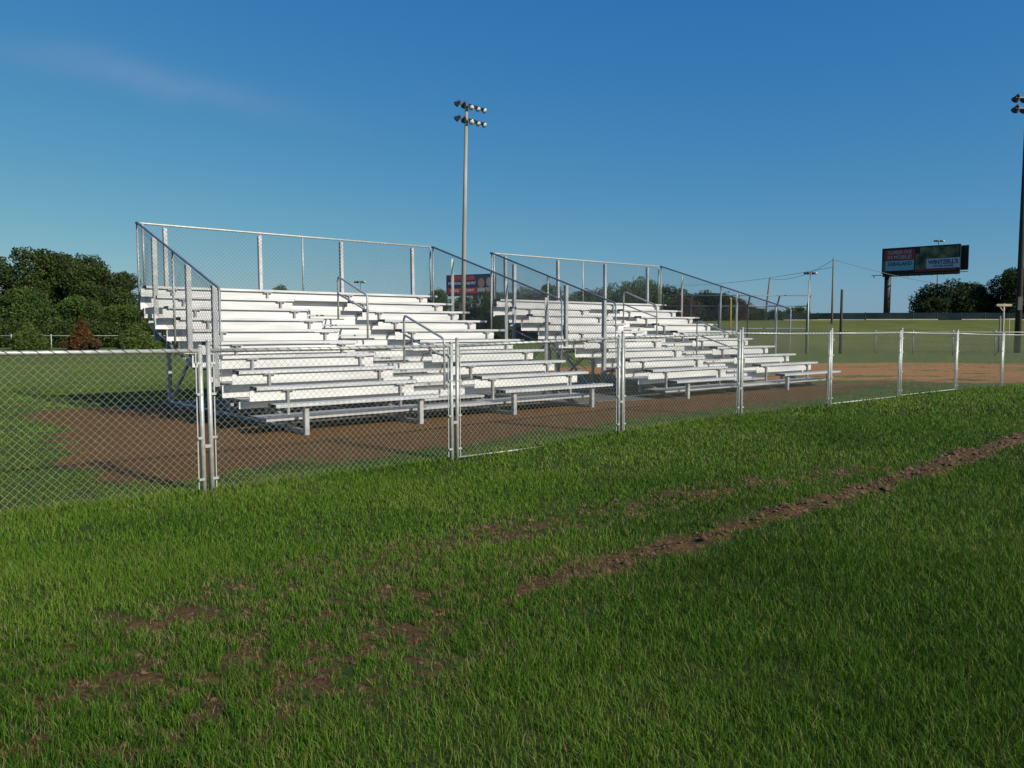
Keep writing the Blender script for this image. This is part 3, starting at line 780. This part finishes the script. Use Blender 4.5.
# ------------------------------------------------------------------ overhead wires
def wire(a, c, sag, label, r=.022):
    mb = MB(); pts = []
    o = (a + c) / 2
    for k in range(13):
        t_ = k / 12; p = a.lerp(c, t_); p = p - Vector((0, 0, sag * 4 * t_ * (1 - t_))); pts.append(p)
    mb.tube(pts, r, 5); ob = mb.build('overhead_wire', M['cable']); tag(ob, label, 'wire', 'overhead wires beyond the field'); return ob
wire(U0 + Vector((0, 0, -.1)), U1 + Vector((0, 0, -.1)), .8, 'overhead wire between the leaning utility pole and the tall one on the bank')
wire(U1 + Vector((0, 0, -.12)), at(1075, 281, 150), 2.3, 'overhead wire from the tall utility pole towards the right past the billboard', .03)
wire(U1 + Vector((0, 0, -.9)), at(600, 276, 175), 2.0, 'lower overhead wire from the tall utility pole away to the left', .02)

# ------------------------------------------------------------------ backstop and far fences
def sheet_fence(name, label, P, h, n_post, r, mat_post, bays_mesh=True, pitch=.2, wr=.004, top=True, cat='fence', htop=None, screen=None):
    P = [Vector(p) for p in P]
    root = empty(name, (P[0].x, P[0].y, gz(P[0].x, P[0].y)), 0, label=label, cat=cat)
    O = root.location.copy()
    for (a, c) in zip(P[:-1], P[1:]):
        L = (c - a).length
        for k in range(n_post + 1):
            if k == n_post and c is not P[-1]: continue
            p = a.lerp(c, k / n_post); zz = gz(p.x, p.y) - O.z
            lx_, ly_ = p.x - O.x, p.y - O.y
            MB().tube([(lx_, ly_, zz - .2), (lx_, ly_, zz + h + .12)], r, 7).build('post', mat_post, root, True)
        U = (c - a).normalized(); za, zc = gz(a.x, a.y) - O.z, gz(c.x, c.y) - O.z
        A = Vector((a.x - O.x, a.y - O.y, 0))
        if top: MB().tube([A + Vector((0, 0, za + h)), A + U * L + Vector((0, 0, zc + h))], r * .85, 6).build('top_rail', mat_post, root, True)
        if bays_mesh:
            diamond_mesh([(0, za + .03), (L, zc + .03), (L, zc + h - .02), (0, za + h - .02)], A, (U.x, U.y, 0), (0, 0, 1), (-U.y, U.x, 0), pitch, wr).build('chain_link_mesh', M['wire'], root)
    return root
def ground_pt(u, v):
    x = (u - 512) / F_PX; d = (384 - v) / F_PX; c, s = math.cos(PITCH), math.sin(PITCH)
    tt = EYE / -(-s + d * c); return Vector((x * tt, (c + d * s) * tt, 0))
a = ground_pt(745, 351.0); c = ground_pt(1040, 356.5)
sheet_fence('chain_link_fence', 'far low chain link fence behind the infield earth, in front of the grass bank', [a, c], 1.28, 8, .03, M['galv'], pitch=.16, wr=.0035)
# white rail fence far left behind the conifers
sheet_fence('rail_fence', 'long pale single rail fence behind the three small conifers on the left', [Vector((-52, 62, 0)), Vector((-8, 62, 0))], .98, 14, .03, M['greyrail'], bays_mesh=False)
# backstop
Yb = 47.0
bs = empty('backstop', (at(690, 350, Yb).x, Yb, 0), 0, label='tall chain link backstop with an overhanging top behind the farther stand', cat='backstop')
xa = 0.0; xb = at(806, 350, Yb).x - bs.location.x; x_l = at(655, 350, Yb).x - bs.location.x
HB = at(800, 296, Yb).z
for k, u in enumerate((662, 690, 718, 747, 776, 806)):
    x_ = at(u, 350, Yb).x - bs.location.x
    MB().tube([(x_, 0, -.2), (x_, 0, HB - .6), (x_ - .08, -.7, HB)], .045, 7).build('post', M['galv_dark'], bs, True)
x_l = at(662, 350, Yb).x - bs.location.x
for zz, yy in ((HB, -.7), (HB - .6, 0), (1.5, 0)):
    MB().tube([(x_l, yy, zz), (xb, yy, zz)], .032, 6).build('rail', M['galv_dark'], bs, True)
diamond_mesh([(x_l, .05), (xb, .05), (xb, HB - .62), (x_l, HB - .62)], (0, 0, 0), (1, 0, 0), (0, 0, 1), (0, 1, 0), .22, .0035).build('chain_link_mesh', M['wire_thin'], bs)
# small pale pipe frame far right
p = at(1009, 330, 62); pf = empty('pipe_frame', (p.x, 62, gz(p.x, 62)), 0, label='low pale pipe frame on the bank beside the dark light pole', cat='frame')
hf = at(1009, 319, 62).z - pf.location.z
for dx in (-.7, 0, .7): MB().tube([(dx, 0, -.2), (dx, 0, hf)], .035, 6).build('post', M['beige'], pf, True)
MB().tube([(-.75, 0, hf), (.75, 0, hf)], .035, 6).build('rail', M['beige'], pf, True)

# ------------------------------------------------------------------ highway barrier on the crest
hb = empty('highway_barrier', (14, 99, 0), 0, label='long dark barrier along the highway on top of the grass bank', cat='barrier')
xL, xR = at(650, 318, 99).x - 14, 95.0
pts = np.arange(xL, xR, 3.0)
wall = MB(); base_ = MB(); caprail = MB()
for q0, q1 in zip(pts[:-1], pts[1:]):
    z0 = gz(q0 + 14, 99); 
    wall.box(q0 + .04, q1 - .04, -.06, .06, z0 + .12, z0 + .92)
    if int(q0) % 4 < 3: base_.box(q0, q1, -.3, -.1, z0 - .3, z0 + .13)
    caprail.box(q0 - .01, q0 + .03, -.1, .1, z0 - .2, z0 + 1.0)
wall.build('wall_panel', M['barrier'], hb); base_.build('kerb', M['beige'], hb); caprail.build('posts', M['steel_dark'], hb)

# ------------------------------------------------------------------ trees
def leaf_cloud(name, blobs, nleaf, size, mat, seed, parent=None, squash=.9):
    g = np.random.default_rng(seed)
    vol = np.array([b_[3] ** 2 for b_ in blobs]); cnt = (nleaf * vol / vol.sum()).astype(int)
    pts = []; tn = []
    for (bx, by, bz, br, bt), k in zip(blobs, cnt):
        d = g.normal(size=(k, 3)); d /= np.linalg.norm(d, axis=1)[:, None]
        rad = br * (1 - np.abs(g.normal(0, .22, k))); rad *= 1 + .28 * (np.sin(d[:, 0] * 5 + seed) * np.cos(d[:, 1] * 6 + bx) * np.sin(d[:, 2] * 5 + by))
        d[:, 2] *= squash
        pts.append(np.array([bx, by, bz]) + d * rad[:, None]); tn.append(np.clip(g.normal(.45, .2, k) + bt, 0, 1))
    P = np.concatenate(pts); tn = np.concatenate(tn); n = len(P)
    a = g.normal(size=(n, 3)); a /= np.linalg.norm(a, axis=1)[:, None]
    b_ = np.cross(a, g.normal(size=(n, 3))); b_ /= np.linalg.norm(b_, axis=1)[:, None]
    s = size * g.uniform(.5, 1.3, n)[:, None]
    V = np.stack([P - a * s, P - b_ * s * .5, P + a * s, P + b_ * s * .5], 1).reshape(-1, 3)
    F = np.arange(4 * n).reshape(-1, 4)
    me = bigmesh(name, V, F, mat, 4, {'tint': np.repeat(tn, 4)})
    o = bpy.data.objects.new(name, me); COL.objects.link(o)
    if parent: o.parent = parent
    return o
def make_tree(name, label, x, y, H, Wd, mat, seed, cat='tree', group=None, low=.12, nleaf=5200, shape='round', lsz=None, trunk=True):
    r_ = random.Random(seed); g = gz(x, y)
    root = empty(name, (x, y, g), 0, label=label, cat=cat, group=group)
    blobs = []
    if shape == 'round':
        for k in range(26):
            a = r_.uniform(0, 2 * PI); t_ = r_.uniform(0, 1); zc = H * (low + .08 + (.86 - low) * t_)
            prof = math.sqrt(max(.04, 1 - ((t_ - .42) / .66) ** 2))
            rad = Wd / 2 * prof * r_.uniform(.35, .86); br = Wd * r_.uniform(.12, .21) * (.75 + .4 * prof)
            br = min(br, max(.2, H - zc) * 1.15)
            blobs.append((math.cos(a) * rad, math.sin(a) * rad * .8, min(zc, H - br * .8), br, r_.uniform(-.16, .16)))
        blobs.append((0, 0, H * .5, Wd * .28, -.1)); blobs.append((r_.uniform(-.1, .1) * Wd, 0, H * .86 - .1, Wd * .16, .1))
    elif shape == 'cone':
        for k in range(22):
            t_ = k / 21; rad = Wd / 2 * (1 - t_) * .6; a = k * 2.4
            blobs.append((math.cos(a) * rad, math.sin(a) * rad, H * (.08 + .84 * t_), max(.10, Wd * .24 * (1.05 - t_)), r_.uniform(-.15, .15)))
    elif shape == 'bush':
        for k in range(14):
            a = r_.uniform(0, 2 * PI); rad = Wd / 2 * r_.uniform(.1, .8); br = H * r_.uniform(.25, .42)
            blobs.append((math.cos(a) * rad, math.sin(a) * rad * .6, r_.uniform(.2, .66) * H, br, r_.uniform(-.18, .18)))
    if trunk:
        tr = MB(); rt = max(.04, Wd * .028)
        tr.tube([(0, 0, -.3), (r_.uniform(-.1, .1), 0, H * .35), (r_.uniform(-.3, .3), 0, H * .8)], [rt * 1.3, rt * .85, rt * .25], 7)
        for k in range(6):
            b_ = blobs[k * 3 % len(blobs)]; z_ = H * r_.uniform(.2, .5)
            tr.tube([(0, 0, z_), (b_[0] * .5, b_[1] * .5, (z_ + b_[2]) / 2 + .2), (b_[0], b_[1], b_[2])], [rt * .5, rt * .35, rt * .12], 5)
        tr.build('trunk', M['bark'], root, True)
    leaf_cloud('crown', blobs, int(nleaf * 2.8), lsz or max(.09, min(.15, Wd * .022)), mat, seed, root)
    return root
def T(name, label, u, vtop, Y, wpx, mat, seed, **k):
    p = at(u, vtop, Y); return make_tree(name, label, p.x, Y, p.z - gz(p.x, Y), wpx * Y / F_PX, mat, seed, **k)
WG = 'broadleaf trees of the wood on the left'
T('broadleaf_tree', 'dark green tree cut by the left edge of the photo', -25, 256, 78, 92, M['leaf_dark'], 11, group=WG, nleaf=9000)
T('broadleaf_tree', 'tallest dark green tree of the left wood with a ragged top', 34, 247, 76, 84, M['leaf_dark'], 12, group=WG, nleaf=12000)
T('broadleaf_tree', 'dark green tree with a small tuft on top, centre of the left wood', 66, 250, 82, 74, M['leaf_bluish'], 13, group=WG, nleaf=10000)
T('broadleaf_tree', 'rounded dark green tree on the right shoulder of the left wood', 92, 262, 74, 66, M['leaf_dark'], 14, group=WG, nleaf=10000)
T('broadleaf_tree', 'dark green tree ending the left wood beside the nearer stand', 121, 271, 77, 42, M['leaf_bluish'], 15, group=WG, nleaf=8000)
T('broadleaf_tree', 'low mid green tree partly behind the left end of the nearer stand', 150, 300, 73, 52, M['leaf_mid'], 16, group=WG, nleaf=7000)
T('broadleaf_tree', 'mid green tree low in front of the left wood behind the left conifer', 18, 288, 69, 62, M['leaf_mid'], 17, group=WG, nleaf=8000, low=0)
T('broadleaf_tree', 'light green tree low in the left wood behind the rust brown conifer', 74, 296, 68, 58, M['leaf_mid'], 18, group=WG, nleaf=8000, low=0)
T('broadleaf_tree', 'light green low tree behind the right conifer', 122, 304, 67, 44, M['leaf_light'], 19, group=WG, nleaf=7000, low=0)
# undergrowth bank behind the rail fence
UG = [(at(u, 330, 65).x, 65 + random.uniform(-1, 1), .9, random.uniform(1.2, 1.9), random.uniform(-.1, .15)) for u in range(-110, 420, 11)]
ug = leaf_cloud('undergrowth', UG, 40000, .11, M['leaf_dark'], 77)
tag(ug, 'band of light green undergrowth along the foot of the wood behind the rail fence', 'undergrowth', kind='stuff')
UG = [(at(u, 330, 72).x, 72, 1.8, random.uniform(1.8, 2.6), random.uniform(-.2, .05)) for u in range(-110, 420, 14)]
CG = 'small conifers in a row on the left'
T('conifer', 'small green cone shaped conifer, leftmost of the three by the rail fence', 27, 317, 55, 38, M['leaf_light'], 31, group=CG, shape='cone', nleaf=5000, lsz=.075)
T('conifer', 'rust brown cone shaped conifer in the middle of the three by the rail fence', 81, 315, 55, 30, M['leaf_rust'], 32, group=CG, shape='cone', nleaf=4500, lsz=.08)
T('conifer', 'small green cone shaped conifer nearest the stand of the three by the rail fence', 135, 321, 55, 44, M['leaf_light'], 33, group=CG, shape='cone', nleaf=5000, lsz=.075)
T('shrub', 'low dark brown shrub right beside the rust brown conifer', 93, 337, 54.5, 20, M['leaf_brown'], 34, shape='bush', nleaf=1800, lsz=.07, trunk=False)
T('shrub', 'low dark brown shrub left beside the rust brown conifer', 70, 340, 54.6, 16, M['leaf_brown'], 35, shape='bush', nleaf=1500, lsz=.07, trunk=False)
# behind and between the stands
MG = 'trees behind the two stands'
for k, (u, v, Y, w_, m_, lab) in enumerate([
    (190, 307, 96, 70, 'leaf_dark', 'dark tree behind the left part of the nearer stand'),
    (250, 305, 104, 70, 'leaf_dark', 'dark tree behind the middle left seats of the nearer stand'),
    (284, 284, 100, 26, 'leaf_mid', 'small tree top peeking above the top seat of the nearer stand'),
    (320, 301, 112, 60, 'leaf_dark', 'dark tree hidden behind the centre of the nearer stand'),
    (375, 303, 108, 60, 'leaf_dark', 'dark tree behind the right half of the nearer stand'),
    (436, 289, 98, 34, 'leaf_mid', 'small green tree just left of the distant navy billboard'),
    (466, 296, 104, 44, 'leaf_dark', 'dark tree directly beneath the distant navy billboard'),
    (497, 291, 100, 40, 'leaf_dark', 'dark tree at the back left corner of the farther stand'),
    (528, 286, 110, 44, 'leaf_dark', 'dark tree behind the top left seats of the farther stand'),
    (553, 284, 106, 40, 'leaf_mid', 'dark green tree behind the mesh guard of the farther stand'),
    (585, 290, 112, 40, 'leaf_dark', 'low dark tree left of the big round tree behind the farther stand'),
    (636, 281, 98, 62, 'leaf_mid', 'big round green tree rising behind the farther stand'),
    (668, 287, 100, 44, 'leaf_dark', 'round dark green tree on the right shoulder of the big round one'),
    (680, 296, 86, 30, 'leaf_brown', 'reddish brown tree right of the farther stand top corner'),
    (708, 293, 90, 42, 'leaf_bluish', 'dark bushy tree behind the backstop beside the reddish one'),
    (733, 298, 92, 30, 'leaf_brown', 'brownish tree behind the yellow foul pole'),
    (752, 308, 97, 26, 'leaf_dark', 'low dark tree at the end of the tree line behind the backstop'),
    (775, 311, 100, 22, 'leaf_dark', 'small dark tree beside the leaning utility pole'),
    (798, 307, 102, 20, 'leaf_mid', 'small round bush tree at the right end of the backstop')]):
    T('broadleaf_tree', lab, u, v + .5, Y, w_ * 1.3, M[m_], 50 + k, group=MG, nleaf=6500 if w_ > 30 else 3500, low=0)
for k, (u, v, Y, w_, m_, lab) in enumerate([
    (955, 285, 108, 62, 'leaf_bluish', 'broad round dark tree on the bank under the right billboard'),
    (934, 300, 106, 30, 'leaf_bluish', 'left shoulder tree of the broad round dark tree on the bank'),
    (980, 297, 107, 34, 'leaf_dark', 'right shoulder tree of the broad round dark tree on the bank'),
    (1016, 270, 104, 46, 'leaf_bluish', 'tall dark tree behind the dark light pole at the right edge'),
    (1052, 262, 108, 60, 'leaf_dark', 'tall dark tree beyond the right edge of the photo')]):
    T('broadleaf_tree', lab, u, v - 2, Y, w_ * 1.15, M[m_], 90 + k, group='dark trees on the bank at the right', nleaf=11000, low=0)
# far woods closing the horizon
g = np.random.default_rng(5)
fw = [(xx, 330 + 20 * math.sin(xx * .01), 3.0 + g.uniform(0, 2.0), g.uniform(4, 7), g.uniform(-.15, .1)) for xx in np.arange(-420, 110, 6.0)]
fo = leaf_cloud('distant_woods', fw, 30000, .9, M['leaf_bluish'], 99); tag(fo, 'far off dark woods closing the horizon behind the field', 'woods', kind='stuff')
print('objects', len(bpy.data.objects), 'blades', N)
